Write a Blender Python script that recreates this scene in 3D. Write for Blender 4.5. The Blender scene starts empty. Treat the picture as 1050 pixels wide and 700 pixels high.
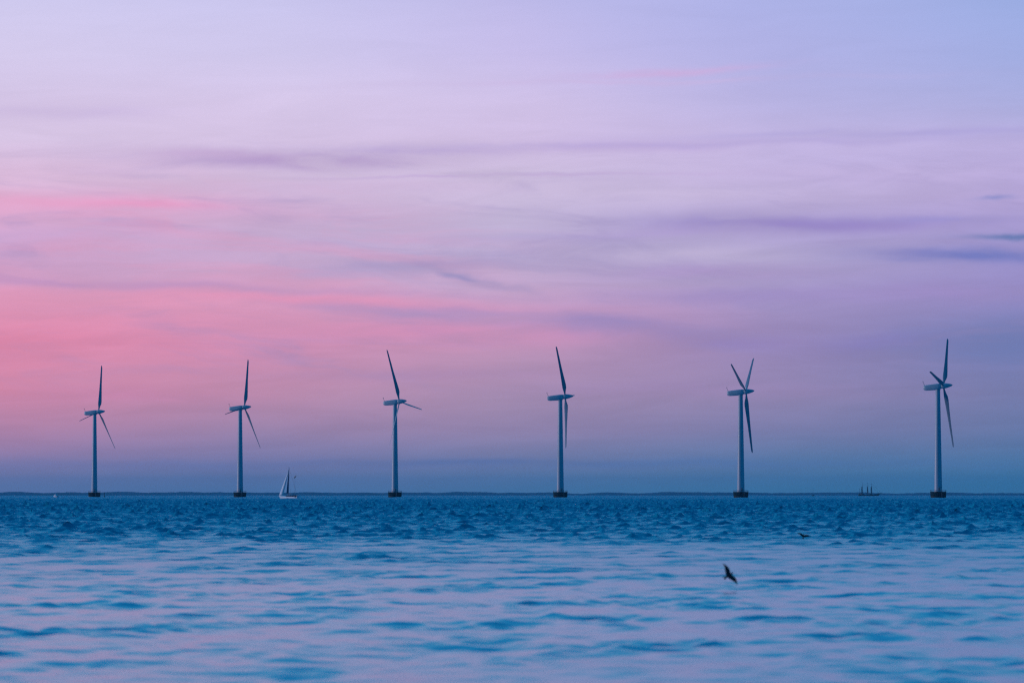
import bpy, bmesh, math, random
import numpy as np
from mathutils import Vector, Matrix

random.seed(7)
scene = bpy.context.scene
COL = scene.collection
R = math.radians

# ------------------------------------------------------------------ camera
CAM_H = 1.9
LENS = 138.5
FPX = 4040.0                       # focal length in pixels of the 1050 px photograph
HORIZON = 507.0
cam_d = bpy.data.cameras.new('camera')
cam_d.lens = LENS
cam_d.sensor_width = 36.0
cam_d.clip_start = 0.5
cam_d.clip_end = 90000.0
cam_d.dof.use_dof = True
cam_d.dof.focus_distance = 2000.0
cam_d.dof.aperture_fstop = 2.5
cam = bpy.data.objects.new('camera', cam_d)
COL.objects.link(cam)
cam.location = (0, 0, CAM_H)
cam.rotation_euler = (math.pi / 2 + math.atan((HORIZON - 350.0) / FPX), 0, 0)
scene.camera = cam

# ------------------------------------------------------------------ render
scene.render.engine = 'CYCLES'
scene.view_settings.view_transform = 'Standard'
scene.view_settings.look = 'None'
scene.view_settings.exposure = 0.0
scene.view_settings.gamma = 1.0
cy = scene.cycles
cy.max_bounces = 5
cy.diffuse_bounces = 2
cy.glossy_bounces = 3
cy.transmission_bounces = 2
cy.volume_bounces = 0
cy.use_denoising = False
cy.filter_width = 1.3


# ------------------------------------------------------------------ node helper
def lin(c):
    return tuple(((v / 255.0) / 12.92 if v / 255.0 <= 0.04045 else ((v / 255.0 + 0.055) / 1.055) ** 2.4) for v in c)


class NT:
    def __init__(s, tree):
        s.t = tree

    def node(s, kind, **kw):
        n = s.t.nodes.new(kind)
        for k, v in kw.items():
            setattr(n, k, v)
        return n

    def put(s, sock, v):
        if isinstance(v, bpy.types.NodeSocket):
            s.t.links.new(v, sock)
        elif isinstance(v, (tuple, list)) and len(v) == 3 and sock.type == 'RGBA':
            sock.default_value = (*v, 1.0)
        else:
            sock.default_value = v

    def m(s, op, a, b=None, c=None, clamp=False):
        n = s.node('ShaderNodeMath', operation=op)
        n.use_clamp = clamp
        s.put(n.inputs[0], a)
        if b is not None:
            s.put(n.inputs[1], b)
        if c is not None:
            s.put(n.inputs[2], c)
        return n.outputs[0]

    def xyz(s, x, y, z):
        n = s.node('ShaderNodeCombineXYZ')
        s.put(n.inputs[0], x); s.put(n.inputs[1], y); s.put(n.inputs[2], z)
        return n.outputs[0]

    def noise(s, vec, scale, detail=3.0, rough=0.5, dist=0.0):
        n = s.node('ShaderNodeTexNoise')
        s.put(n.inputs['Vector'], vec)
        n.inputs['Scale'].default_value = scale
        n.inputs['Detail'].default_value = detail
        n.inputs['Roughness'].default_value = rough
        n.inputs['Distortion'].default_value = dist
        return n.outputs[0]

    def mix(s, f, a, b, blend='MIX'):
        n = s.node('ShaderNodeMix', data_type='RGBA', blend_type=blend)
        s.put(n.inputs[0], f); s.put(n.inputs[6], a); s.put(n.inputs[7], b)
        return n.outputs[2]

    def ss(s, v, a, b, lo=0.0, hi=1.0):
        n = s.node('ShaderNodeMapRange', interpolation_type='SMOOTHSTEP')
        s.put(n.inputs[0], v)
        n.inputs[1].default_value = a; n.inputs[2].default_value = b
        n.inputs[3].default_value = lo; n.inputs[4].default_value = hi
        return n.outputs[0]

    def ramp(s, f, stops):
        n = s.node('ShaderNodeValToRGB')
        n.color_ramp.interpolation = 'LINEAR'
        el = n.color_ramp.elements
        el[0].position, el[0].color = stops[0][0], (*stops[0][1], 1)
        el[1].position, el[1].color = stops[-1][0], (*stops[-1][1], 1)
        for p, c in stops[1:-1]:
            e = el.new(p); e.color = (*c, 1)
        s.put(n.inputs[0], f)
        return n.outputs[0]


def px_el(y):        # elevation in degrees of a row of the photograph
    return math.degrees((HORIZON - y) / FPX)


def px_az(x):
    return math.degrees((x - 525.0) / FPX)


# ------------------------------------------------------------------ world: dusk sky by direction
world = bpy.data.worlds.new('World')
scene.world = world
world.use_nodes = True
wt = world.node_tree
wt.nodes.clear()
N = NT(wt)
tc = N.node('ShaderNodeTexCoord')
sep = N.node('ShaderNodeSeparateXYZ')
wt.links.new(tc.outputs['Generated'], sep.inputs[0])
X, Y, Z = sep.outputs
az = N.m('MULTIPLY', N.m('ARCTAN2', X, Y), 180 / math.pi)
el = N.m('MULTIPLY', N.m('ARCSINE', Z), 180 / math.pi)

# columns of sky colour from the glow (left) to the darker side (right); rows are elevations
COLS = {
    0: {0: (207, 202, 238), 60: (213, 203, 236), 110: (212, 196, 228), 150: (217, 198, 228), 190: (221, 186, 217), 215: (225, 170, 205),
        250: (206, 168, 208), 280: (212, 160, 198), 303: (226, 155, 188), 345: (226, 138, 170), 400: (220, 140, 170), 440: (193, 137, 171), 470: (162, 135, 177), 500: (123, 136, 181)},
    262: {0: (203, 199, 238), 60: (208, 200, 236), 110: (216, 201, 234), 150: (212, 194, 226), 190: (210, 190, 220), 215: (210, 176, 211),
          250: (198, 172, 208), 285: (204, 166, 202), 308: (222, 155, 188), 345: (216, 143, 178), 400: (199, 144, 175), 440: (169, 138, 174), 470: (141, 134, 179), 500: (104, 134, 179)},
    525: {0: (192, 187, 233), 60: (200, 190, 233), 110: (209, 194, 232), 150: (208, 190, 226), 200: (203, 188, 219), 250: (190, 177, 213),
          290: (196, 172, 208), 320: (203, 158, 196), 350: (193, 150, 185), 400: (175, 145, 178), 440: (156, 137, 175), 470: (129, 134, 176), 500: (93, 135, 176)},
    787: {0: (174, 178, 230), 60: (178, 178, 228), 110: (186, 180, 226), 150: (197, 183, 226), 200: (192, 177, 217), 230: (178, 164, 211),
          260: (180, 168, 207), 300: (170, 153, 200), 350: (156, 137, 185), 400: (154, 137, 177), 440: (134, 131, 174), 470: (106, 130, 173), 500: (79, 133, 172)},
    1050: {0: (152, 172, 226), 60: (162, 174, 226), 110: (172, 174, 222), 150: (188, 176, 222), 200: (182, 166, 214), 250: (160, 150, 204),
           300: (152, 141, 197), 350: (128, 130, 181), 400: (124, 127, 173), 440: (112, 125, 170), 470: (90, 125, 169), 500: (66, 128, 168)},
}
EL_TOP = px_el(0)
# slow warping so that the bands do not run ruler-straight
vec = N.xyz(N.m('MULTIPLY', az, 0.09), N.m('MULTIPLY', el, 0.45), 3.7)
warp = N.m('SUBTRACT', N.noise(vec, 1.0, 3.0, 0.5), 0.5)
sag = N.m('MULTIPLY', az, 0.022)
elw = N.m('ADD', el, N.m('MULTIPLY', warp, N.ss(el, 4.0, 6.5, 0.75, 0.3)))
f_el = N.m('DIVIDE', elw, EL_TOP, clamp=True)
cols = []
for x, rows in COLS.items():
    stops = sorted((max(0.0, px_el(y)) / EL_TOP, lin(c)) for y, c in rows.items())
    cols.append((px_az(x), N.ramp(f_el, stops)))
azw = N.m('ADD', az, N.m('MULTIPLY', warp, 3.0))
sky = cols[0][1]
for i in range(1, 5):
    a0, a1 = cols[i - 1][0], cols[i][0]
    f = N.m('DIVIDE', N.m('SUBTRACT', azw, a0), a1 - a0, clamp=True)
    sky = N.mix(f, sky, cols[i][1])

# wisps of cloud: (x, y, half width, half height, rise to the right in px, colour, strength)
STREAKS = [
    (60, 118, 90, 7, 6, (190, 170, 215), .35), (300, 166, 130, 8, 4, (176, 150, 198), .70), (440, 156, 90, 5, 3, (172, 152, 208), .55),
    (215, 160, 60, 5, -3, (190, 160, 205), .40), (500, 180, 200, 1.6, 4, (190, 165, 212), .50), (690, 73, 90, 4, 9, (208, 172, 218), .55),
    (650, 84, 220, 3, 6, (204, 180, 222), .35), (640, 150, 120, 5, 4, (186, 164, 214), .50), (920, 139, 220, 4, 5, (170, 160, 214), .50),
    (800, 147, 300, 3, 6, (178, 165, 216), .40), (780, 228, 110, 9, -4, (146, 132, 192), .62), (850, 232, 130, 7, 2, (150, 132, 196), .60),
    (960, 227, 70, 4, 0, (150, 142, 204), .45), (1000, 263, 95, 7, -5, (118, 124, 190), .85), (930, 259, 50, 4, -3, (135, 132, 194), .50),
    (1045, 246, 48, 3.4, -1, (108, 124, 178), .80), (1010, 206, 16, 2.2, 1, (130, 138, 198), .60), (1050, 350, 120, 26, 0, (112, 124, 178), .75),
    (690, 240, 80, 7, 6, (172, 152, 206), .40), (560, 246, 110, 5, 0, (176, 160, 206), .40), (100, 210, 130, 9, 0, (232, 160, 200), .45),
    (150, 212, 60, 4, -3, (236, 150, 192), .40), (230, 222, 150, 7, 0, (214, 168, 204), .30), (60, 245, 120, 8, 4, (200, 164, 208), .35),
    (430, 272, 70, 7, 4, (158, 146, 192), .55), (480, 284, 48, 5, -26, (150, 142, 190), .65), (350, 280, 90, 7, 8, (178, 160, 200), .45),
    (200, 296, 220, 5, -14, (190, 150, 194), .70), (60, 291, 80, 4, -6, (192, 146, 192), .45), (400, 321, 130, 6, -22, (168, 146, 192), .60),
    (460, 318, 80, 6, -8, (166, 144, 192), .40), (300, 307, 180, 6, -12, (236, 146, 180), .42), (100, 305, 130, 9, -6, (234, 152, 184), .35),
    (60, 340, 140, 24, 0, (232, 136, 168), .30), (420, 340, 160, 14, -6, (220, 140, 180), .40), (560, 338, 60, 9, -6, (206, 146, 188), .45),
    (620, 328, 70, 8, -8, (154, 134, 188), .42), (670, 340, 110, 10, -24, (150, 134, 186), .42), (740, 352, 60, 8, -10, (148, 130, 188), .45),
    (740, 280, 120, 8, 3, (172, 144, 196), .40), (760, 303, 120, 8, 0, (156, 136, 192), .40), (900, 352, 60, 10, 8, (134, 124, 186), .45),
    (960, 300, 90, 10, 0, (158, 136, 194), .35), (430, 384, 140, 6, 5, (176, 140, 184), .40), (700, 400, 200, 10, 0, (164, 136, 186), .25),
    (250, 478, 400, 6, 0, (120, 124, 178), .35), (700, 476, 400, 5, 0, (88, 120, 174), .35), (480, 474, 160, 3, 0, (98, 116, 172), .40),
    (130, 405, 120, 9, 0, (206, 132, 176), .30), (300, 250, 160, 8, 5, (196, 170, 208), .30), (600, 200, 250, 9, 3, (206, 190, 222), .30),
    (330, 190, 160, 8, -2, (206, 180, 216), .35), (880, 180, 180, 10, 0, (200, 182, 224), .30), (700, 262, 90, 8, 2, (196, 182, 212), .35),
]
# streaky and wispy noise, long in azimuth, thin in elevation
vs = N.xyz(N.m('MULTIPLY', az, 0.32), N.m('ADD', N.m('MULTIPLY', el, 2.4), N.m('MULTIPLY', az, -0.09)), 9.1)
wisp = N.noise(vs, 1.3, 6.0, 0.62, 0.6)
vs2 = N.xyz(N.m('MULTIPLY', az, 0.5), N.m('MULTIPLY', el, 1.4), 1.3)
wob = N.m('SUBTRACT', N.noise(vs2, 1.0, 4.0, 0.6, 0.4), 0.5)
wobx = N.m('SUBTRACT', N.noise(N.xyz(N.m('MULTIPLY', az, 0.6), N.m('MULTIPLY', el, 1.0), 7.7), 1.0, 4.0, 0.6), 0.5)
gate = N.ss(wisp, 0.30, 0.60, 0.45, 1.25)
az_s = N.m('ADD', az, N.m('MULTIPLY', wobx, 1.6))
el_s = N.m('ADD', el, N.m('MULTIPLY', wob, 0.26))
fib = N.noise(N.xyz(N.m('MULTIPLY', az_s, 0.20), N.m('ADD', N.m('MULTIPLY', el_s, 1.5), N.m('MULTIPLY', az, 0.10)), 21.0), 1.5, 7.0, 0.60, 0.9)
band = N.m('MULTIPLY', N.ss(el, 1.2, 2.2), N.ss(el, 4.2, 5.4, 1.0, 0.0))
sky = N.mix(N.m('MULTIPLY', N.ss(fib, 0.47, 0.72, 0.0, 0.42), band), sky, lin((158, 144, 194)))
fib2 = N.noise(N.xyz(N.m('MULTIPLY', az_s, 0.16), N.m('ADD', N.m('MULTIPLY', el_s, 1.2), N.m('MULTIPLY', az, 0.05)), 47.0), 1.5, 7.0, 0.62, 0.8)
leftw = N.m('MULTIPLY', N.ss(az, -3.5, 2.0, 1.0, 0.0), N.m('MULTIPLY', N.ss(el, 1.4, 2.2), N.ss(el, 3.9, 4.9, 1.0, 0.0)))
sky = N.mix(N.m('MULTIPLY', N.ss(fib2, 0.42, 0.68, 0.0, 0.42), leftw), sky, lin((230, 156, 190)))
for (x, y, hw, hh, rise, c, k) in STREAKS:
    a0, e0 = px_az(x), px_el(y)
    wd, hd = math.degrees(hw / FPX), math.degrees(hh / FPX)
    slope = rise / (2.0 * hw)
    du = N.m('SUBTRACT', az_s, a0)
    dv = N.m('SUBTRACT', N.m('SUBTRACT', el_s, e0), N.m('MULTIPLY', du, slope))
    q = N.m('ADD', N.m('POWER', N.m('ABSOLUTE', N.m('DIVIDE', du, wd)), 2.0), N.m('POWER', N.m('ABSOLUTE', N.m('DIVIDE', dv, hd)), 2.0))
    w = N.m('EXPONENT', N.m('MULTIPLY', q, -1.0))
    sky = N.mix(N.m('MULTIPLY', N.m('MULTIPLY', w, k), gate, clamp=True), sky, lin(c))
# faint mottling of the whole low sky
calm = N.ss(el, 4.0, 6.5, 1.0, 0.35)
fine = N.m('ADD', N.m('MULTIPLY', N.ss(wisp, 0.3, 0.7, -0.045, 0.045), calm), 1.0)
n = N.node('ShaderNodeVectorMath', operation='SCALE')
N.put(n.inputs[0], sky); N.put(n.inputs['Scale'], fine)
sky = n.outputs[0]

# above the picture: lavender to deep blue overhead
f_hi = N.m('DIVIDE', N.m('SUBTRACT', el, EL_TOP), 90 - EL_TOP, clamp=True)
high = N.ramp(N.m('POWER', f_hi, 0.5), [
    (0.0, lin((184, 184, 228))), (0.13, lin((134, 176, 220))), (0.25, lin((76, 178, 220))), (0.40, lin((42, 172, 242))),
    (0.62, lin((8, 138, 210))), (1.0, lin((2, 78, 140)))])
sky = N.mix(N.ss(el, EL_TOP - 0.6, EL_TOP + 3.5), sky, high)
# away from the afterglow the sky is a dusky blue
away = N.ss(N.m('ABSOLUTE', N.m('ADD', az, 30.0)), 38.0, 92.0)
back = N.ramp(N.m('DIVIDE', el, 90.0, clamp=True), [
    (0.0, lin((6, 88, 142))), (0.1, lin((10, 100, 156))), (0.3, lin((10, 96, 152))), (1.0, lin((4, 72, 130)))])
sky = N.mix(away, sky, back)
below = N.ss(el, -1.2, -0.3, 1.0, 0.0)
sky = N.mix(below, sky, lin((20, 70, 120)))
bg = N.node('ShaderNodeBackground')
N.put(bg.inputs[0], sky)
bg.inputs[1].default_value = 1.03
out = N.node('ShaderNodeOutputWorld')
wt.links.new(bg.outputs[0], out.inputs[0])
world.cycles.sampling_method = 'MANUAL'
world.cycles.sample_map_resolution = 512

# ------------------------------------------------------------------ sun: last weak light, low on the left
sun_d = bpy.data.lights.new('sun', 'SUN')
sun_d.energy = 1.05
sun_d.angle = R(9)
sun_d.color = (0.95, 0.84, 1.0)
sun = bpy.data.objects.new('sun', sun_d)
COL.objects.link(sun)
SUN_AZ, SUN_EL = -84.0, 4.0
d = Vector((math.sin(R(SUN_AZ)) * math.cos(R(SUN_EL)), math.cos(R(SUN_AZ)) * math.cos(R(SUN_EL)), math.sin(R(SUN_EL))))
sun.rotation_euler = d.to_track_quat('Z', 'Y').to_euler()


# ------------------------------------------------------------------ materials
def material(name, base, rough=0.5, var=0.12, scale=1.0, streak=None, bump=0.0, metallic=0.0, spec=0.5, dirt=None, dirt_amt=0.0):
    mt = bpy.data.materials.new(name)
    mt.use_nodes = True
    t = mt.node_tree
    t.nodes.clear()
    n = NT(t)
    tc = n.node('ShaderNodeTexCoord')
    v = tc.outputs['Object']
    mp = n.node('ShaderNodeMapping')
    t.links.new(v, mp.inputs[0])
    if streak:
        mp.inputs['Scale'].default_value = streak
    nz = n.noise(mp.outputs[0], scale, 5.0, 0.6, 0.3)
    lo = tuple(c * (1 - var) for c in base)
    hi = tuple(min(1.0, c * (1 + var)) for c in base)
    col = n.mix(n.ss(nz, 0.3, 0.7), lo, hi)
    if dirt:
        nz2 = n.noise(mp.outputs[0], scale * 2.7, 6.0, 0.7, 0.6)
        col = n.mix(n.ss(nz2, 0.5, 0.72, 0.0, dirt_amt), col, dirt)
    bs = n.node('ShaderNodeBsdfPrincipled')
    n.put(bs.inputs['Base Color'], col)
    n.put(bs.inputs['Roughness'], n.ss(nz, 0.2, 0.8, max(0.02, rough - 0.08), min(1.0, rough + 0.1)))
    bs.inputs['Metallic'].default_value = metallic
    bs.inputs['Specular IOR Level'].default_value = spec
    if bump:
        b = n.node('ShaderNodeBump')
        b.inputs['Strength'].default_value = 0.6
        b.inputs['Distance'].default_value = bump
        n.put(b.inputs['Height'], nz)
        t.links.new(b.outputs[0], bs.inputs['Normal'])
    o = n.node('ShaderNodeOutputMaterial')
    t.links.new(bs.outputs[0], o.inputs[0])
    return mt


M = {
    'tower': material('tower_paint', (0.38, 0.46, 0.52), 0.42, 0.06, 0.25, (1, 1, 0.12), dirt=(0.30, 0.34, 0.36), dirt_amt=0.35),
    'nacelle': material('nacelle_gelcoat', (0.42, 0.52, 0.56), 0.38, 0.06, 0.5, dirt=(0.3, 0.32, 0.33), dirt_amt=0.3),
    'blade': material('blade_gelcoat', (0.22, 0.29, 0.35), 0.45, 0.05, 0.3),
    'concrete': material('wet_foundation_concrete', (0.007, 0.026, 0.032), 0.8, 0.35, 0.8, (1, 1, 1.6), bump=0.05, spec=0.05, dirt=(0.012, 0.034, 0.034), dirt_amt=0.6),
    'weed': material('weed_covered_concrete', (0.018, 0.026, 0.022), 0.6, 0.4, 1.5, bump=0.05),
    'steel': material('galvanised_steel', (0.20, 0.22, 0.24), 0.5, 0.15, 2.0),
    'door': material('door_paint', (0.15, 0.19, 0.23), 0.5, 0.1, 2.0),
    'hull': material('white_hull_gelcoat', (0.85, 0.86, 0.88), 0.3, 0.05, 0.8),
    'darkhull': material('dark_painted_wood', (0.03, 0.045, 0.06), 0.6, 0.3, 1.0),
    'deck': material('boat_deck', (0.16, 0.15, 0.15), 0.7, 0.2, 1.0),
    'sailcloth': material('white_sailcloth', (0.92, 0.90, 0.90), 0.8, 0.04, 0.6),
    'bluecloth': material('dark_blue_sail_cover', (0.03, 0.10, 0.20), 0.8, 0.2, 0.8),
    'mast': material('anodised_mast', (0.30, 0.34, 0.38), 0.4, 0.08, 1.0),
    'rig': material('dark_rigging', (0.06, 0.09, 0.12), 0.6, 0.1, 1.0),
    'glass': material('dark_cabin_glass', (0.02, 0.03, 0.04), 0.1, 0.1, 1.0),
    'feather': material('dark_feathers', (0.022, 0.026, 0.030), 0.75, 0.35, 14.0, (1, 3, 1), bump=0.002),
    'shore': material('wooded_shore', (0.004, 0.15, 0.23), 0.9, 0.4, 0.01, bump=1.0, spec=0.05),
    'buoy': material('white_painted_fibreglass', (0.9, 0.9, 0.92), 0.35, 0.04, 1.0),
    'ship_sail': material('furled_canvas', (0.10, 0.14, 0.18), 0.85, 0.2, 0.5),
}


# ------------------------------------------------------------------ mesh helpers
def link(name, me, mat, parent=None, smooth=True):
    if isinstance(me, bmesh.types.BMesh):
        m = bpy.data.meshes.new(name)
        bmesh.ops.recalc_face_normals(me, faces=me.faces)
        me.to_mesh(m); me.free()
    else:
        m = me
    if mat is not None:
        m.materials.append(mat)
    if smooth:
        m.polygons.foreach_set('use_smooth', [True] * len(m.polygons))
    o = bpy.data.objects.new(name, m)
    COL.objects.link(o)
    if parent is not None:
        o.parent = parent
    return o


def sharp(o, deg=35):
    """keep hard edges where faces meet at more than deg"""
    me = o.data
    bm = bmesh.new(); bm.from_mesh(me)
    for e in bm.edges:
        if len(e.link_faces) == 2 and e.calc_face_angle(0) > R(deg):
            e.smooth = False
    bm.to_mesh(me); bm.free()
    return o


def tag(o, label=None, cat=None, group=None, kind=None):
    if label: o['label'] = label
    if cat: o['category'] = cat
    if group: o['group'] = group
    if kind: o['kind'] = kind
    return o


def empty(name, loc, rz=0.0):
    o = bpy.data.objects.new(name, None)
    o.empty_display_size = 1.0
    COL.objects.link(o)
    o.location = loc
    o.rotation_euler = (0, 0, rz)
    return o


def lathe(bm, prof, seg=32, cap=True, mtx=None):
    rings = []
    for (r, z) in prof:
        ring = []
        for i in range(seg):
            a = 2 * math.pi * i / seg
            p = Vector((r * math.cos(a), r * math.sin(a), z))
            if mtx: p = mtx @ p
            ring.append(bm.verts.new(p))
        rings.append(ring)
    for a, b in zip(rings, rings[1:]):
        for i in range(seg):
            j = (i + 1) % seg
            bm.faces.new((a[i], a[j], b[j], b[i]))
    if cap:
        bm.faces.new(rings[0][::-1]); bm.faces.new(rings[-1])
    return bm


def loft(bm, rings, closed=True):
    vs = [[bm.verts.new(p) for p in r] for r in rings]
    n = len(vs[0])
    for a, b in zip(vs, vs[1:]):
        for i in range(n):
            j = (i + 1) % n
            bm.faces.new((a[i], a[j], b[j], b[i]))
    if closed:
        bm.faces.new(vs[0][::-1]); bm.faces.new(vs[-1])
    return bm


def tube(bm, p0, p1, r0, r1=None, seg=8):
    p0, p1 = Vector(p0), Vector(p1)
    r1 = r0 if r1 is None else r1
    d = (p1 - p0)
    q = d.to_track_quat('Z', 'Y').to_matrix()
    rings = []
    for p, r in ((p0, r0), (p1, r1)):
        rings.append([p + q @ Vector((r * math.cos(2 * math.pi * i / seg), r * math.sin(2 * math.pi * i / seg), 0)) for i in range(seg)])
    return loft(bm, rings)


def box(bm, c, s, mtx=None, bev=0.0):
    r = bmesh.ops.create_cube(bm, size=1.0)
    vs = r['verts']
    for v in vs:
        v.co = Vector((v.co.x * s[0] + c[0], v.co.y * s[1] + c[1], v.co.z * s[2] + c[2]))
        if mtx: v.co = mtx @ v.co
    if bev:
        es = list({e for v in vs for e in v.link_edges})
        bmesh.ops.bevel(bm, geom=es, offset=bev, segments=2, affect='EDGES')
    return bm


# ------------------------------------------------------------------ water: one sheet of real waves
def build_water():
    rng = np.random.default_rng(11)
    # radial rows
    rows = list(np.geomspace(0.6, 18, 50))
    r = 18.0
    while r < 26000:
        rows.append(r)
        if r < 320: step = max(0.05, 0.0018 * r) if r < 110 else 0.2 + (r - 110) * 0.0005
        elif r < 1300: step = 0.30 + (r - 320) * 0.0006
        elif r < 3600: step = 0.85 + (r - 1300) * 0.002
        elif r < 7500: step = 5.0 + (r - 3600) * 0.002
        else: step = 0.06 * r
        r += step
    rows = np.array(rows)
    half = R(9.6)
    fine = np.linspace(-half, half, 720)
    coarse = np.linspace(half, 2 * math.pi - half, 130)[1:-1]
    ang = np.concatenate([fine, coarse])
    nr, na = len(rows), len(ang)
    dr = np.gradient(rows)
    da = np.concatenate([np.full(len(fine), fine[1] - fine[0]), np.full(len(coarse), coarse[1] - coarse[0])])
    X = (rows[:, None] * np.sin(ang)[None, :]).astype(np.float32)
    Y = (rows[:, None] * np.cos(ang)[None, :]).astype(np.float32)
    cell = np.maximum(dr[:, None] * np.ones(na)[None, :], rows[:, None] * da[None, :]).astype(np.float32)

    # low frequency fields
    def field(n, lmin, lmax, seed):
        g = np.random.default_rng(seed)
        out = np.zeros_like(X)
        for _ in range(n):
            lam = math.exp(g.uniform(math.log(lmin), math.log(lmax)))
            th = g.uniform(0, 2 * math.pi)
            k = 2 * math.pi / lam
            out += np.sin(X * np.float32(k * math.sin(th)) + Y * np.float32(k * math.cos(th) * 0.45) + np.float32(g.uniform(0, 6.28)))
        return out / math.sqrt(n / 2)
    gust = field(14, 9, 70, 3)
    # sheltered calm water near the shore, wind-ruffled beyond about 140 m
    edge = 140.0 + 10.0 * gust + 0.05 * X
    t = np.clip((Y - edge * 0.84) / (edge * 0.50), 0, 1)
    chop = (t * t * (3 - 2 * t)).astype(np.float32)
    patch = (np.clip(0.5 + 0.42 * field(24, 1.6, 7, 5), 0, 1.1) ** 2).astype(np.float32)

    Zs = np.zeros_like(X)
    # small crossing wind waves
    comps = []
    for i in range(110):
        lam = math.exp(rng.uniform(math.log(0.32), math.log(5.0)))
        th = R(rng.normal(168, 52))           # travelling towards the viewer
        comps.append((lam, th, rng.uniform(0, 6.28)))
    for i in range(26):                       # longer seas of the open sound
        comps.append((math.exp(rng.uniform(math.log(6.0), math.log(24.0))), R(rng.normal(170, 30)), rng.uniform(0, 6.28)))
    swell = np.clip((Y - 500) / 1500, 0, 1)
    dX = np.zeros_like(X); dY = np.zeros_like(X)
    lost = np.zeros_like(X)
    open_sea = np.clip((Y - 150) / 350, 0, 1)      # longer waves farther out
    for lam, th, ph in comps:
        k = 2 * math.pi / lam
        # slope per component; amplitude from slope
        s_near = 0.0150 * (0.8 if lam < 0.6 else 1.0 if lam < 1.5 else 0.42)
        s_far = 0.033 + 0.012 * open_sea if lam < 1.6 else (0.018 + 0.020 * open_sea if lam < 2.6 else 0.004 + 0.024 * open_sea)
        fade = np.clip((lam / cell - 1.5) / 1.0, 0, 1)
        arg = X * np.float32(k * math.sin(th)) + Y * np.float32(k * math.cos(th)) + np.float32(ph)
        if lam > 6:
            amp = 0.012 * swell * chop / k
        else:
            amp = ((s_near * (0.62 + 0.95 * patch)) * (1 - chop) + s_far * (0.65 + 1.15 * patch) * chop) / k
        s = np.sin(arg)
        if lam < 6:                             # trochoidal: sharp crests, flat troughs
            c = (1.15 * amp * fade * np.cos(arg)).astype(np.float32)
            dX += c * np.float32(math.sin(th)); dY += c * np.float32(math.cos(th))
        lost += (amp * k * (1 - fade)) ** 2 / 2
        Zs += (amp * fade * s).astype(np.float32)
    # gentle sharpening of crests in the choppy water
    Zs += (chop * 1.2 * Zs * np.abs(Zs)).astype(np.float32)
    far = np.clip((9000 - rows) / 2500, 0, 1)[:, None]
    Zs *= far.astype(np.float32)

    co = np.empty((nr * na + 1, 3), np.float32)
    co[:-1, 0] = (X + dX).ravel(); co[:-1, 1] = (Y + dY).ravel(); co[:-1, 2] = Zs.ravel()
    co[-1] = (0, 0, 0)
    # columns wrap round; fine ends meet coarse
    i = np.arange(nr - 1)[:, None] * na
    j = np.arange(na)[None, :]
    jn = (j + 1) % na
    quads = np.stack([i + j, i + na + j, i + na + jn, i + jn], -1).reshape(-1, 4).astype(np.int32)
    tris = np.stack([np.full(na, nr * na), np.arange(na), (np.arange(na) + 1) % na], -1).astype(np.int32)
    nq, nt = len(quads), len(tris)
    me = bpy.data.meshes.new('water')
    me.vertices.add(len(co)); me.vertices.foreach_set('co', co.ravel())
    me.loops.add(nq * 4 + nt * 3)
    me.loops.foreach_set('vertex_index', np.concatenate([quads.ravel(), tris.ravel()]))
    me.polygons.add(nq + nt)
    me.polygons.foreach_set('loop_start', np.concatenate([np.arange(nq) * 4, nq * 4 + np.arange(nt) * 3]).astype(np.int32))
    me.polygons.foreach_set('use_smooth', np.ones(nq + nt, bool))
    me.update(calc_edges=True)
    lost = np.sqrt(lost)
    at = me.attributes.new('ripple', 'FLOAT', 'POINT')      # slope of the waves finer than the mesh
    at.data.foreach_set('value', np.concatenate([lost.ravel(), [0.0]]).astype(np.float32))
    at = me.attributes.new('chop', 'FLOAT', 'POINT')
    at.data.foreach_set('value', np.concatenate([chop.ravel(), [0.0]]).astype(np.float32))
    print('WATER verts', len(co), 'up', me.polygons[10].normal.z)

    mt = bpy.data.materials.new('sea_water')
    mt.use_nodes = True
    tr = mt.node_tree; tr.nodes.clear()
    n = NT(tr)
    tc = n.node('ShaderNodeTexCoord')
    a = n.node('ShaderNodeAttribute'); a.attribute_name = 'chop'
    mp = n.node('ShaderNodeMapping'); tr.links.new(tc.outputs['Object'], mp.inputs[0])
    mp.inputs['Scale'].default_value = (1.0, 0.8, 1.0)
    n1 = n.noise(mp.outputs[0], 1.9, 4.0, 0.55, 0.4)
    n2 = n.noise(mp.outputs[0], 0.45, 3.0, 0.55, 0.3)
    h = n.m('ADD', n.m('MULTIPLY', n1, 0.35), n.m('MULTIPLY', n2, 1.0))
    b = n.node('ShaderNodeBump')
    b.inputs['Strength'].default_value = 1.0
    n.put(b.inputs['Distance'], n.m('ADD', n.m('MULTIPLY', a.outputs['Fac'], 0.15), 0.02))
    n.put(b.inputs['Height'], h)
    bs = n.node('ShaderNodeBsdfPrincipled')
    bs.inputs['Base Color'].default_value = (0.0, 0.36, 0.48, 1)
    bs.inputs['IOR'].default_value = 1.333
    rp = n.node('ShaderNodeAttribute'); rp.attribute_name = 'ripple'
    n.put(bs.inputs['Roughness'], n.m('SQRT', n.m('ADD', n.m('MULTIPLY', rp.outputs['Fac'], 1.2), n.m('ADD', n.m('MULTIPLY', a.outputs['Fac'], -0.022), 0.034))))
    tr.links.new(b.outputs[0], bs.inputs['Normal'])
    o = n.node('ShaderNodeOutputMaterial')
    tr.links.new(bs.outputs[0], o.inputs[0])
    ob = link('water', me, mt, None, smooth=False)
    tag(ob, kind='structure')
    return ob


build_water()


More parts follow.
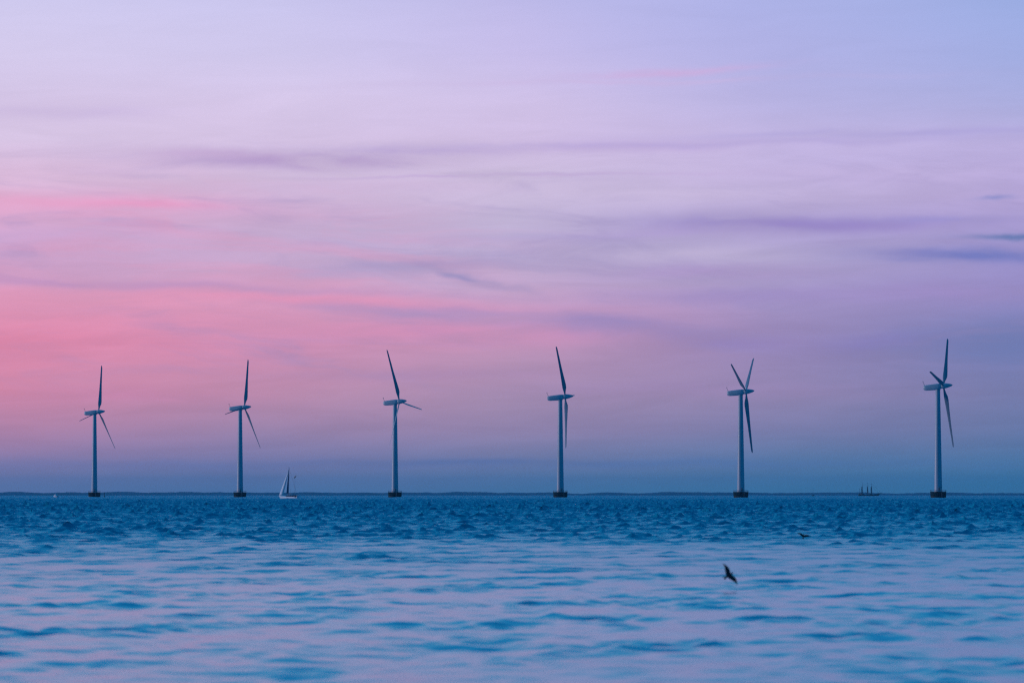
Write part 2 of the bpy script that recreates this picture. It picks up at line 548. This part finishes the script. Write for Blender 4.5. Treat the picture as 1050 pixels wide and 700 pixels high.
# ------------------------------------------------------------------ far shore
def build_hills():
    rng = np.random.default_rng(5)
    # (x in the photograph, height of the skyline above the horizon in px)
    prof = [(-700, 2.2), (-300, 2.8), (-60, 2.4), (0, 2.5), (20, 2.8), (38, 3.1), (60, 2.7), (100, 2.9), (150, 3.2), (175, 3.3), (200, 3.0), (260, 2.8),
            (320, 2.7), (370, 2.7), (400, 2.5), (440, 2.7), (470, 3.3), (490, 3.2), (520, 2.7), (560, 2.3), (600, 2.1), (640, 2.4), (665, 2.3),
            (690, 3.1), (715, 3.4), (740, 2.9), (770, 2.3), (800, 2.2), (830, 2.7), (860, 2.8), (890, 2.3), (930, 2.1), (960, 2.4), (1000, 2.2), (1050, 2.0),
            (1300, 2.4), (1750, 2.0)]
    xs, hs = zip(*prof)
    D = 12500.0
    cols = 900
    px = np.linspace(-650, 1700, cols)
    h = np.interp(px, xs, hs) * D / FPX + CAM_H
    tex = np.zeros(cols)
    for k in range(1, 60):
        lam = rng.uniform(4, 120)
        tex += np.sin(px / lam * 6.28 + rng.uniform(0, 6.28)) * lam ** 0.4
    h = h * 0.92 + 0.04 * tex
    bm = bmesh.new()
    depth = [0, 60, 180, 420, 900, 1500]
    frac = [0.0, 0.35, 0.62, 0.86, 1.0, 0.4]
    wob = [rng.normal(0, 0.25, cols) for _ in depth]
    rows = []
    for dpt, fr, wb in zip(depth, frac, wob):
        rows.append([bm.verts.new(((x - 525) / FPX * (D + dpt), D + dpt, -0.5 if fr == 0 else fr * hh + w)) for x, hh, w in zip(px, h, wb)])
    for a, b in zip(rows, rows[1:]):
        for i in range(cols - 1):
            bm.faces.new((a[i], a[i + 1], b[i + 1], b[i]))
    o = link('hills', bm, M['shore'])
    tag(o, kind='structure')


build_hills()


# ------------------------------------------------------------------ wind turbines
HUB = Vector((3.3, 0, 64.0))
TILT = R(5)
AX = Vector((math.cos(TILT), 0, math.sin(TILT)))
UP = Vector((-math.sin(TILT), 0, math.cos(TILT)))
SIDE = Vector((0, 1, 0))


def blade_mesh():
    bm = bmesh.new()
    L = 37.2
    st = [(0.9, .95, .95, 22, 0.5), (2.2, .95, .93, 22, 0.5), (4.0, 1.7, .82, 21, .42), (6.5, 2.9, .62, 18, .34), (8.5, 3.0, .52, 15, .32), (12, 2.65, .42, 12, .31),
          (17, 2.2, .33, 9, .30), (22, 1.8, .25, 7, .30), (27, 1.6, .19, 5, .30), (31.5, 1.35, .14, 4, .30), (34.8, 1.25, .15, 3, .30), (36.5, .95, .07, 3, .32), (L, .18, .03, 3, .35)]
    rings = []
    n = 20
    for (r, c, th, tw, piv) in st:
        ring = []
        for i in range(n):
            a = 2 * math.pi * i / n
            u = 0.5 - 0.5 * math.cos(a)          # 0 leading edge, 1 trailing edge
            rnd = min(1.0, max(0.0, (r - 2.2) / 4.0))
            foil = 2.2 * (0.2969 * math.sqrt(u) - 0.126 * u - 0.3516 * u * u + 0.2843 * u ** 3 - 0.1015 * u ** 4) * 2.0
            circ = abs(math.sin(a)) * 0.5
            yy = (circ * (1 - rnd) + foil * rnd * 0.5) * th * (2.2 if r > 10 else 1.7 if r > 5 else 1.0) * (1 if math.sin(a) >= 0 else -1)
            xx = (u - piv) * c * (0.86 if r > 3 else 1.0)
            tr = R(tw)
            # rotor frame: x along the rotor axis, y in the rotor plane, z along the blade
            px = xx * math.sin(tr) + yy * math.cos(tr)
            py = xx * math.cos(tr) - yy * math.sin(tr)
            bend = 0.0
            ring.append(Vector((px + bend, py, r)))
        rings.append(ring)
    loft(bm, rings)
    m = bpy.data.meshes.new('blade')
    bmesh.ops.recalc_face_normals(bm, faces=bm.faces)
    bm.to_mesh(m); bm.free()
    return m


def blade_matrix(theta, pitch=0.0):
    t = R(theta)
    z = UP * math.cos(t) + SIDE * math.sin(t)
    x = AX
    y = z.cross(x)
    return Matrix(((x.x, y.x, z.x, HUB.x), (x.y, y.y, z.y, HUB.y), (x.z, y.z, z.z, HUB.z), (0, 0, 0, 1))) @ Matrix.Rotation(R(pitch), 4, 'Z')


def make_turbine():
    root = empty('wind_turbine', (0, 0, 0))
    # gravity foundation: cone below, ice collar, deck on top
    bm = bmesh.new()
    lathe(bm, [(5.6, -4.0), (3.9, -0.6), (3.8, -0.2), (4.15, 0.35), (4.45, 1.0), (4.5, 2.6), (4.45, 3.1)], 48)
    fnd = link('foundation', bm, M['concrete'], root); sharp(fnd)
    bm = bmesh.new()
    lathe(bm, [(4.0, -0.5), (3.92, -0.15), (4.24, 0.35), (4.50, 0.80), (4.50, 0.95)], 48, cap=False)
    link('weed_band', bm, M['weed'], fnd)
    bm = bmesh.new()
    lathe(bm, [(4.62, 3.103), (4.66, 3.2), (4.66, 3.55), (4.60, 3.62)], 48)
    dk = link('deck', bm, M['concrete'], root); sharp(dk)
    bm = bmesh.new()
    for k in range(24):
        a = 2 * math.pi * (k + .5) / 24
        p = Vector((4.45 * math.cos(a), 4.45 * math.sin(a), 3.6))
        tube(bm, p, p + Vector((0, 0, 1.1)), 0.045, seg=6)
    for z in (4.15, 4.7):
        for k in range(24):
            a, b = 2 * math.pi * (k + .5) / 24, 2 * math.pi * (k + 1.5) / 24
            tube(bm, (4.45 * math.cos(a), 4.45 * math.sin(a), z), (4.45 * math.cos(b), 4.45 * math.sin(b), z), 0.04, seg=6)
    link('railing', bm, M['steel'], dk)
    bm = bmesh.new()
    for sy in (-.28, .28):
        tube(bm, (4.85 * .6, -4.85 * .8 + sy, -1.0), (4.85 * .6, -4.85 * .8 + sy, 4.6), 0.06, seg=6)
    for k in range(16):
        z = -0.8 + k * 0.33
        tube(bm, (4.85 * .6, -4.85 * .8 - .28, z), (4.85 * .6, -4.85 * .8 + .28, z), 0.03, seg=6)
    link('ladder', bm, M['steel'], fnd)
    # tower in flanged cans
    bm = bmesh.new()
    prof = [(2.45, 3.63), (2.45, 3.9), (2.25, 3.91)]
    def rad(z): return 2.25 - (z - 3.9) * (2.25 - 1.32) / (61.6 - 3.9)
    for zf in (22.0, 42.0):
        prof += [(rad(zf) , zf - .08), (rad(zf) + .035, zf - .07), (rad(zf) + .035, zf + .07), (rad(zf), zf + .08)]
    prof += [(1.32, 61.6), (1.5, 61.65), (1.5, 62.0)]
    lathe(bm, prof, 48)
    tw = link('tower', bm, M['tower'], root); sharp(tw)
    bm = bmesh.new()
    box(bm, (2.27 * .5, -2.27 * .866, 5.1), (0.12, 0.95, 2.1), None, 0.04)
    # turn the door to face out of the wall
    for v in bm.verts:
        pass
    dm = bmesh.new()
    box(dm, (2.20, 0, 5.15), (0.16, 0.95, 2.1), Matrix.Rotation(R(-62), 4, 'Z'), 0.04)
    bm.free()
    link('door', dm, M['door'], tw)
    # nacelle: long body with a rounded back, slightly nose-up with the rotor axis
    bm = bmesh.new()
    rings = []
    for (x, hw, hb, ht) in [(-11.6, .9, 1.0, .8), (-11.3, 1.35, 1.45, 1.15), (-10.0, 1.55, 1.75, 1.38), (-5.5, 1.7, 1.95, 1.55), (-3.0, 1.7, 1.95, 1.6), (-1.8, 1.5, 1.65, 1.5), (-1.25, 1.25, 1.3, 1.3)]:
        ring = []
        for i in range(28):
            a = 2 * math.pi * i / 28
            cx, cz = math.cos(a), math.sin(a)
            sx = abs(cx) ** 0.62 * (1 if cx >= 0 else -1)
            sz = abs(cz) ** 0.62 * (1 if cz >= 0 else -1)
            y = hw * sx
            z = (ht if sz >= 0 else hb) * sz
            p = HUB + AX * x + Vector((0, 0, 0)) + SIDE * y + UP * z
            ring.append(p)
        rings.append(ring)
    loft(bm, rings)
    na = link('nacelle', bm, M['nacelle'], root); sharp(na, 50)
    bm = bmesh.new()
    b0 = HUB + AX * -10.9 + UP * 1.2
    tube(bm, b0, b0 + Vector((-1.1, 0, 2.4)), 0.13, 0.07)
    tube(bm, b0 + Vector((-.9, -.5, 2.0)), b0 + Vector((-.9, .5, 2.0)), 0.05)
    tube(bm, b0 + Vector((-.9, -.5, 2.0)), b0 + Vector((-.9, -.5, 2.5)), 0.09)
    tube(bm, b0 + Vector((-.9, .5, 2.0)), b0 + Vector((-.9, .5, 2.5)), 0.09)
    link('wind_vane', bm, M['steel'], na)
    bm = bmesh.new()
    mt = Matrix(((UP.x, SIDE.x, AX.x, HUB.x), (UP.y, SIDE.y, AX.y, HUB.y), (UP.z, SIDE.z, AX.z, HUB.z), (0, 0, 0, 1)))
    lathe(bm, [(1.20, -1.2), (1.55, -.9), (1.62, 0.0), (1.5, 1.0), (1.28, 2.2), (.98, 3.4), (.66, 4.4), (.36, 5.0), (.1, 5.25)], 32, True, mt)
    link('spinner', bm, M['nacelle'], root)
    bme = blade_mesh()
    for k in range(3):
        b = link('blade', bme if k == 0 else bme, M['blade'] if k == 0 else None, root)
        b.matrix_basis = blade_matrix(120 * k)
    return root


def copy_tree(o, parent=None):
    c = o.copy()
    COL.objects.link(c)
    c.parent = parent
    for ch in [x for x in bpy.data.objects if x.parent == o]:
        copy_tree(ch, c)
    return c


GROUP = 'offshore wind turbines standing in a row'
TURB = [   # tower x, hub y, rotor yaw, blade angle, label
    (97.0, 422.2, 18.5, 18, ''),
    (246.2, 417.6, 19.0, 21, ''), (405.0, 411.6, 22.0, -23, ''), (574.5, 406.6, 10.0, -33, ''), (759.5, 401.4, 16.0, -65, ''), (961.8, 395.6, 17.5, 41, '')]
LAB = [
    'smallest wind turbine, leftmost of the six, against the pinkest part of the sky',
    'second turbine from the left, standing in the sea just left of the white sailing boat',
    'turbine whose one blade points right and another crosses its tower, beside the sailing boat',
    'turbine showing only two blades, one up and one straight down, fourth from the left',
    'turbine with its blades in a Y, two raised and one hanging down',
    'tallest wind turbine, rightmost of the six, a short dark blade over its nacelle']
proto = make_turbine()
for i, (tx, hy, yaw, th, _) in enumerate(TURB):
    o = proto if i == 0 else copy_tree(proto)
    s = (HORIZON - hy) / (64.0 - CAM_H)
    D = FPX / s
    o.location = ((tx - 525.0) / s, D, 0)
    o.rotation_euler = (0, 0, R(-yaw))
    tag(o, LAB[i], 'wind turbine', GROUP)
    pitch = (-47, -47, -30, -58, 85, -62)[i]
    bl = [c for c in bpy.data.objects if c.parent == o and c.name.startswith('blade')]
    for k, b in enumerate(bl):
        b.matrix_basis = blade_matrix(th + 120 * k, pitch)


# ------------------------------------------------------------------ boats
def at(x, y, D):
    return Vector(((x - 525.0) / FPX * D, D, CAM_H + (HORIZON - y) / FPX * D))


def hull_bm(L, B, free, draft, sheer_bow, sheer_stern, tail=0.55, n=18):
    """bow at -x, stern at +x"""
    bm = bmesh.new()
    rings = []
    for i in range(n + 1):
        t = i / n
        x = -L / 2 + L * t
        w = B / 2 * (math.sin(math.pi * min(1, t * 0.92 + 0.02) ** 0.85) ** 0.7 if t < .6 else (1 - (t - .6) / .4 * (1 - tail)) * math.sin(math.pi * .572 ** .85) ** .7)
        w = max(w, 0.05)
        top = free + sheer_bow * max(0, 1 - t * 2.2) ** 1.6 + sheer_stern * max(0, t * 2 - 1) ** 2
        bot = -draft * math.sin(math.pi * min(.97, max(.03, t))) ** 0.6 + (0.25 * (t ** 6)) 
        rake = -0.10 * L * max(0, 1 - t * 5) 
        ring = []
        for k in range(11):
            a = math.pi * k / 10
            yy = -math.cos(a) * w
            zz = top + (bot - top) * math.sin(a) ** 0.75
            ring.append(Vector((x + rake * (zz - bot) / (top - bot + 1e-6), yy, zz)))
        rings.append(ring)
    loft(bm, rings)
    return bm


def sailboat():
    D = 1950.0
    p = at(297.0, 0, D)
    root = empty('sailing_boat', (p.x, D, 0.0), R(-50))
    h = link('hull', hull_bm(10.4, 3.0, 0.95, 0.8, 0.5, 0.1), M['hull'], root); sharp(h, 50)
    bm = bmesh.new()
    box(bm, (0.2, 0, 1.25), (3.9, 1.7, 0.6), None, 0.12)
    cb = link('cabin', bm, M['bluecloth'], root)
    for x in (-.9, .1, 1.1):
        bm = bmesh.new()
        box(bm, (x, -0.87, 1.3), (0.55, 0.03, 0.18))
        link('window', bm, M['glass'], cb)
    bm = bmesh.new()
    box(bm, (3.1, 0, 1.55), (1.7, 2.0, 0.14), None, 0.05)
    for x in (2.35, 3.85):
        for y in (-.9, .9):
            tube(bm, (x, y, .9), (x, y, 1.5), .03)
    box(bm, (4.25, 0, 1.05), (0.7, 2.1, 0.8), None, 0.08)
    link('cockpit_canopy', bm, M['darkhull'], root)
    bm = bmesh.new()
    box(bm, (4.95, 0, 1.35), (0.5, 1.0, 0.45), None, 0.1)
    link('life_raft', bm, M['hull'], root)
    bm = bmesh.new()
    tube(bm, (-0.75, 0, 0.9), (-0.35, 0, 15.7), 0.11, 0.07)
    ms = link('mast', bm, M['mast'], root)
    bm = bmesh.new()
    tube(bm, (-.6, 0, 2.4), (3.2, 0, 2.5), 0.09)
    link('boom', bm, M['mast'], ms)
    # mainsail sheeted almost in line with the view, seen as a narrow dark blade
    bm = bmesh.new()
    rings = []
    for k in range(17):
        t = k / 16
        z = 2.6 + 12.6 * t
        ch = 2.9 * (1 - t) ** 0.8 + 0.15
        b = R(-64)
        cx, cyy = math.cos(b), math.sin(b)
        x0 = -0.62 + 0.30 * t
        belly = 0.22 * ch
        ring = []
        for q in range(7):
            u = q / 6
            off = belly * math.sin(math.pi * u)
            ring.append(Vector((x0 + .1 + ch * u * cx - off * cyy * .5, ch * u * cyy + off * cx * .5, z)))
        for q in range(6, -1, -1):
            u = q / 6
            off = belly * math.sin(math.pi * u)
            ring.append(Vector((x0 + .1 + ch * u * cx - off * cyy * .5, ch * u * cyy + off * cx * .5 + 0.03, z)))
        rings.append(ring)
    loft(bm, rings)
    link('mainsail', bm, M['bluecloth'], root)
    # genoa: narrow, set on the forestay
    bm = bmesh.new()
    rings = []
    T, H = Vector((-5.6, 0, 1.5)), Vector((-0.75, 0, 13.6))
    for k in range(15):
        t = k / 14
        c = T.lerp(H, t)
        w = 1.7 * (1 - t) ** 0.8 + 0.1
        ring = [c + Vector((w * .55 * math.cos(2 * math.pi * q / 12) + w * .3, w * .42 * math.sin(2 * math.pi * q / 12), .1)) for q in range(12)]
        rings.append(ring)
    loft(bm, rings)
    link('jib', bm, M['sailcloth'], root)
    bm = bmesh.new()
    tube(bm, (-5.5, 0, 1.4), (-.72, 0, 14.2), 0.02)
    tube(bm, (-.37, 0, 15.4), (4.7, 0, 1.3), 0.018)
    for s in (-1, 1):
        tube(bm, (-.7, 1.35 * s, 1.0), (-.38, 0, 15.0), 0.018)
    for x in (-4, -2, 0, 2, 4):
        for s in (-1, 1):
            tube(bm, (x, s * (1.25 if abs(x) < 3 else .85), 1.0), (x, s * (1.25 if abs(x) < 3 else .85), 1.75), .02)
    link('rigging', bm, M['rig'], root)
    bm = bmesh.new()
    tube(bm, (3.25, 0, 1.0), (3.3, 0, 11.0), 0.06, 0.04)
    mz = link('mizzen_mast', bm, M['mast'], root)
    # dark pennant flying at the top of the after mast
    bm = bmesh.new()
    rings = []
    for k in range(7):
        t = k / 6
        c = Vector((2.85 + 1.25 * t, 0.1 * math.sin(t * 5), 10.25 + 1.0 * t + .08 * math.sin(t * 7)))
        hgt = 0.45 * (1 - .3 * t)
        rings.append([c + Vector((0, 0, hgt)), c + Vector((0, .04, hgt)), c + Vector((0, .04, -hgt)), c + Vector((0, 0, -hgt))])
    loft(bm, rings)
    link('pennant', bm, M['rig'], mz, smooth=False)
    root.scale = (1.36, 1.0, 1.0)
    tag(root, 'white sailing boat with a slim white jib, sailing right of the second turbine', 'sailing boat')


sailboat()


def tall_ship():
    D = 6400.0
    p = at(890.0, 0, D)
    root = empty('three_masted_ship', (p.x, D, 0.0), R(180))      # bow to the right
    h = link('hull', hull_bm(32.0, 7.0, 2.2, 2.0, 1.6, 0.8), M['darkhull'], root); sharp(h, 50)
    bm = bmesh.new()
    tube(bm, (-15.5, 0, 3.3), (-22.0, 0, 5.2), 0.3, 0.15)
    link('bowsprit', bm, M['rig'], root)
    bm = bmesh.new()
    box(bm, (9.5, 0, 3.0), (6, 4, 1.8), None, 0.2)
    link('deckhouse', bm, M['deck'], root)
    bm = bmesh.new()
    box(bm, (-3.5, 0, 2.7), (4, 3, 1.2), None, 0.2)
    link('deckhouse', bm, M['deck'], root)
    PX = D / FPX
    for x, hgt in ((-5.7, 21.0), (0.6, 22.0), (9.6, 22.5)):
        bm = bmesh.new()
        tube(bm, (x, 0, 2), (x, 0, 15.5), 0.5, 0.4)
        tube(bm, (x, 0, 15.5), (x, 0, hgt), 0.28, 0.12)
        ms = link('mast', bm, M['rig'], root)
        bm = bmesh.new()
        # gaff and boom with the sail furled between them, brailed in to the mast
        rings = []
        for k in range(9):
            t = k / 8
            z = 4.2 + 10.5 * t
            w = 0.85 * (0.7 + 0.5 * math.sin(math.pi * t))
            rings.append([Vector((x + .55 + w * math.cos(a), .5 * math.sin(a), z)) for a in [2 * math.pi * q / 10 for q in range(10)]])
        loft(bm, rings)
        link('furled_sail', bm, M['ship_sail'], ms)
        bm = bmesh.new()
        tube(bm, (x, 0, 4.0), (x + 4.2, 0, 4.3), 0.22, 0.15)
        link('boom', bm, M['rig'], ms)
        bm = bmesh.new()
        tube(bm, (x, 0, 13.4), (x + 2.4, 0, 15.2), 0.2, 0.12)
        link('gaff', bm, M['rig'], ms)
        bm = bmesh.new()
        tube(bm, (x - .1, -1.6, 16.6), (x - .1, 1.6, 16.6), 0.14)
        link('yard', bm, M['rig'], ms)
    bm = bmesh.new()
    tube(bm, (13.6, 0, 2.5), (13.6, 0, 12.0), 0.35, 0.25)
    link('jigger_mast', bm, M['rig'], root)
    bm = bmesh.new()
    for x, hgt in ((-5.7, 20.0), (0.6, 21.0), (9.6, 21.5)):
        for s in (-1, 1):
            for dx in (-1.2, 0.2, 1.6):
                tube(bm, (x + dx, 3.0 * s, 2.6), (x, 0, hgt * .72), 0.06)
    tube(bm, (-21.5, 0, 5.1), (-5.7, 0, 20.0), 0.07)
    tube(bm, (-18.5, 0, 4.2), (-5.7, 0, 15.0), 0.07)
    tube(bm, (-5.7, 0, 20.5), (.6, 0, 16.5), 0.05)
    tube(bm, (.6, 0, 21.5), (9.6, 0, 16.5), 0.05)
    link('rigging', bm, M['rig'], root)
    tag(root, 'dark three-masted ship with furled sails far off near the horizon', 'ship')


tall_ship()


def speck_boat():
    D = 2900.0
    p = at(57.7, 0, D)
    root = empty('motorboat', (p.x, D, 0.0), R(-45))
    root.scale = (1.0, 1.3, 1.3)
    h = link('hull', hull_bm(4.6, 1.7, 0.62, 0.3, 0.35, 0.0, .8), M['buoy'], root); sharp(h, 50)
    bm = bmesh.new()
    box(bm, (0.1, 0, 1.15), (1.9, 1.35, 1.05), None, 0.18)
    cb = link('cabin', bm, M['buoy'], root)
    bm = bmesh.new()
    box(bm, (-.87, 0, 1.35), (0.04, 1.0, 0.4))
    link('window', bm, M['glass'], cb)
    bm = bmesh.new()
    box(bm, (2.25, 0, .7), (0.4, 0.4, 0.8), None, 0.1)
    link('outboard_motor', bm, M['darkhull'], root)
    tag(root, 'tiny white boat, a bright speck on the water left of the smallest turbine', 'motorboat')


speck_boat()


def marker(px, D, hgt, label, r=0.18):
    p = at(px, 0, D)
    root = empty('spar_buoy', (p.x, D, 0.0))
    bm = bmesh.new()
    lathe(bm, [(r * 2.0, -.8), (r * 2.6, -.2), (r * 2.6, .5), (r * 1.6, 1.0), (r, 1.3), (r * .8, hgt)], 14)
    link('spar', bm, M['darkhull'], root)
    bm = bmesh.new()
    for z in (hgt + .05, hgt + .85):
        lathe(bm, [(.05, z), (.42, z + .02), (.03, z + .72)], 12)
    tube(bm, (0, 0, hgt - .1), (0, 0, hgt + 1.6), .04)
    link('topmark', bm, M['darkhull'], root)
    tag(root, label, 'buoy')


marker(107.2, 2950.0, 2.2, 'slim dark spar buoy just right of the smallest turbine\'s foundation')


def small_sail(px, D):
    p = at(px, 0, D)
    root = empty('sailing_boat', (p.x, D, 0.0), R(70))
    h = link('hull', hull_bm(9.0, 2.8, 1.0, .7, .4, .1), M['darkhull'], root)
    bm = bmesh.new()
    tube(bm, (-.4, 0, .8), (-.3, 0, 12.0), .14, .08)
    ms = link('mast', bm, M['rig'], root)
    bm = bmesh.new()
    tube(bm, (-.4, 0, 2.2), (3.3, 0, 2.3), .16)
    link('boom', bm, M['rig'], ms)
    bm = bmesh.new()
    box(bm, (.4, 0, 1.25), (3.0, 1.6, .6), None, .12)
    link('cabin', bm, M['deck'], root)
    tag(root, 'tiny dark boat with a bare mast, just left of the three-masted ship', 'sailing boat')


small_sail(833.6, 5600.0)


# ------------------------------------------------------------------ birds
def bird_mesh():
    """x forward, y to the left wing, z up; span about 0.5 m; one continuous surface"""
    bm = bmesh.new()
    # body with head and beak
    rings = []
    for (x, w, h, z) in [(-.075, .006, .004, .0), (-.055, .014, .011, .0), (-.02, .024, .022, .0), (.02, .028, .027, .0), (.05, .024, .025, .003),
                         (.072, .018, .019, .007), (.088, .0175, .018, .010), (.104, .0155, .0155, .010), (.116, .008, .008, .008), (.128, .003, .0025, .006)]:
        rings.append([Vector((x, w * math.cos(a), z + h * math.sin(a))) for a in [2 * math.pi * q / 16 for q in range(16)]])
    loft(bm, rings)
    # wings: swept back, drooping tips, primaries ending in a point
    for s in (-1, 1):
        rings = []
        for (y, xl, xt, z, th) in [(0.0, 0.0546, -0.0546, 0.01, 0.018), (0.03, 0.0652, -0.0572, 0.018, 0.014), (0.07, 0.0774, -0.0514, 0.032, 0.011), (0.115, 0.0831, -0.0371, 0.048, 0.0095), (0.16, 0.0692, -0.0193, 0.062, 0.0095), (0.2, 0.046, -0.008, 0.073, 0.0095), (0.235, 0.0224, -0.0064, 0.082, 0.0095), (0.268, -0.0025, -0.0095, 0.09, 0.0095)]:
            ring = []
            for q in range(10):
                a = 2 * math.pi * q / 10
                ring.append(Vector(((xl + xt) / 2 + (xl - xt) / 2 * math.cos(a), s * y, z + th / 2 * math.sin(a))))
            rings.append(ring)
        loft(bm, rings)
        # tail, slightly forked
        rings = []
        for (x, y0, y1, z) in [(-.045, 0, .016, .002), (-.08, 0, .022, .002), (-.11, .002, .034, .003), (-.138, .020, .044, .004)]:
            rings.append([Vector((x, s * y0 - s * .003, z - .003)), Vector((x, s * y1, z - .003)), Vector((x, s * y1, z + .003)), Vector((x, s * y0 - s * .003, z + .003))])
        loft(bm, rings)
    # eyes and feet tucked under the tail are below a millimetre in the picture, the eyes are kept
    bmesh.ops.recalc_face_normals(bm, faces=bm.faces)
    me = bpy.data.meshes.new('bird_raw'); bm.to_mesh(me); bm.free()
    ob = bpy.data.objects.new('bird_raw', me); COL.objects.link(ob)
    md = ob.modifiers.new('remesh', 'REMESH'); md.mode = 'VOXEL'; md.voxel_size = 0.0024; md.use_smooth_shade = True
    sm = ob.modifiers.new('smooth', 'SMOOTH'); sm.iterations = 2; sm.factor = 0.5
    dg = bpy.context.evaluated_depsgraph_get()
    m2 = bpy.data.meshes.new_from_object(ob.evaluated_get(dg))
    bpy.data.objects.remove(ob)
    m2.name = 'bird'
    return m2


def place_bird(o, x, y, D, fwd, wing, scale=1.0):
    f = Vector(fwd).normalized()
    w = Vector(wing)
    w = (w - f * w.dot(f)).normalized()        # left wing direction
    u = f.cross(w)
    p = at(x, y, D)
    m = Matrix(((f.x, w.x, u.x, 0), (f.y, w.y, u.y, 0), (f.z, w.z, u.z, 0), (0, 0, 0, 1)))
    o.matrix_world = Matrix.Translation(p) @ m @ Matrix.Scale(scale, 4)


bme = bird_mesh()
b1 = link('bird', bme, M['feather'])
tag(b1, 'dark bird banking low over the calm water, clear silhouette with raised wing', 'bird', 'birds skimming the water')
place_bird(b1, 746.8, 589.5, 78.0, (.75, .45, .42), (-.60, .10, .76), 0.95)
b2 = link('bird', b1.data, None)
tag(b2, 'small dark blurred bird against the choppy blue water, farther off than the banking one', 'bird', 'birds skimming the water')
place_bird(b2, 823.5, 549.5, 150.0, (.15, .62, .62), (-.80, .25, .48), 1.0)

# ------------------------------------------------------------------ haze
HAZE = True
if HAZE:
    bm = bmesh.new()
    box(bm, (0, 0, 62.0), (60000, 60000, 134.0))      # -5 .. 129 m
    mt = bpy.data.materials.new('haze_air')
    mt.use_nodes = True
    t = mt.node_tree; t.nodes.clear()
    n = NT(t)
    pv = n.node('ShaderNodeVolumePrincipled')
    pv.inputs['Color'].default_value = (0.20, 0.66, 0.98, 1)
    pv.inputs['Density'].default_value = 0.5 / 14500.0
    pv.inputs['Anisotropy'].default_value = 0.0
    o = n.node('ShaderNodeOutputMaterial')
    t.links.new(pv.outputs[0], o.inputs['Volume'])
    hz = link('haze', bm, mt, None, smooth=False)
    tag(hz, kind='stuff')
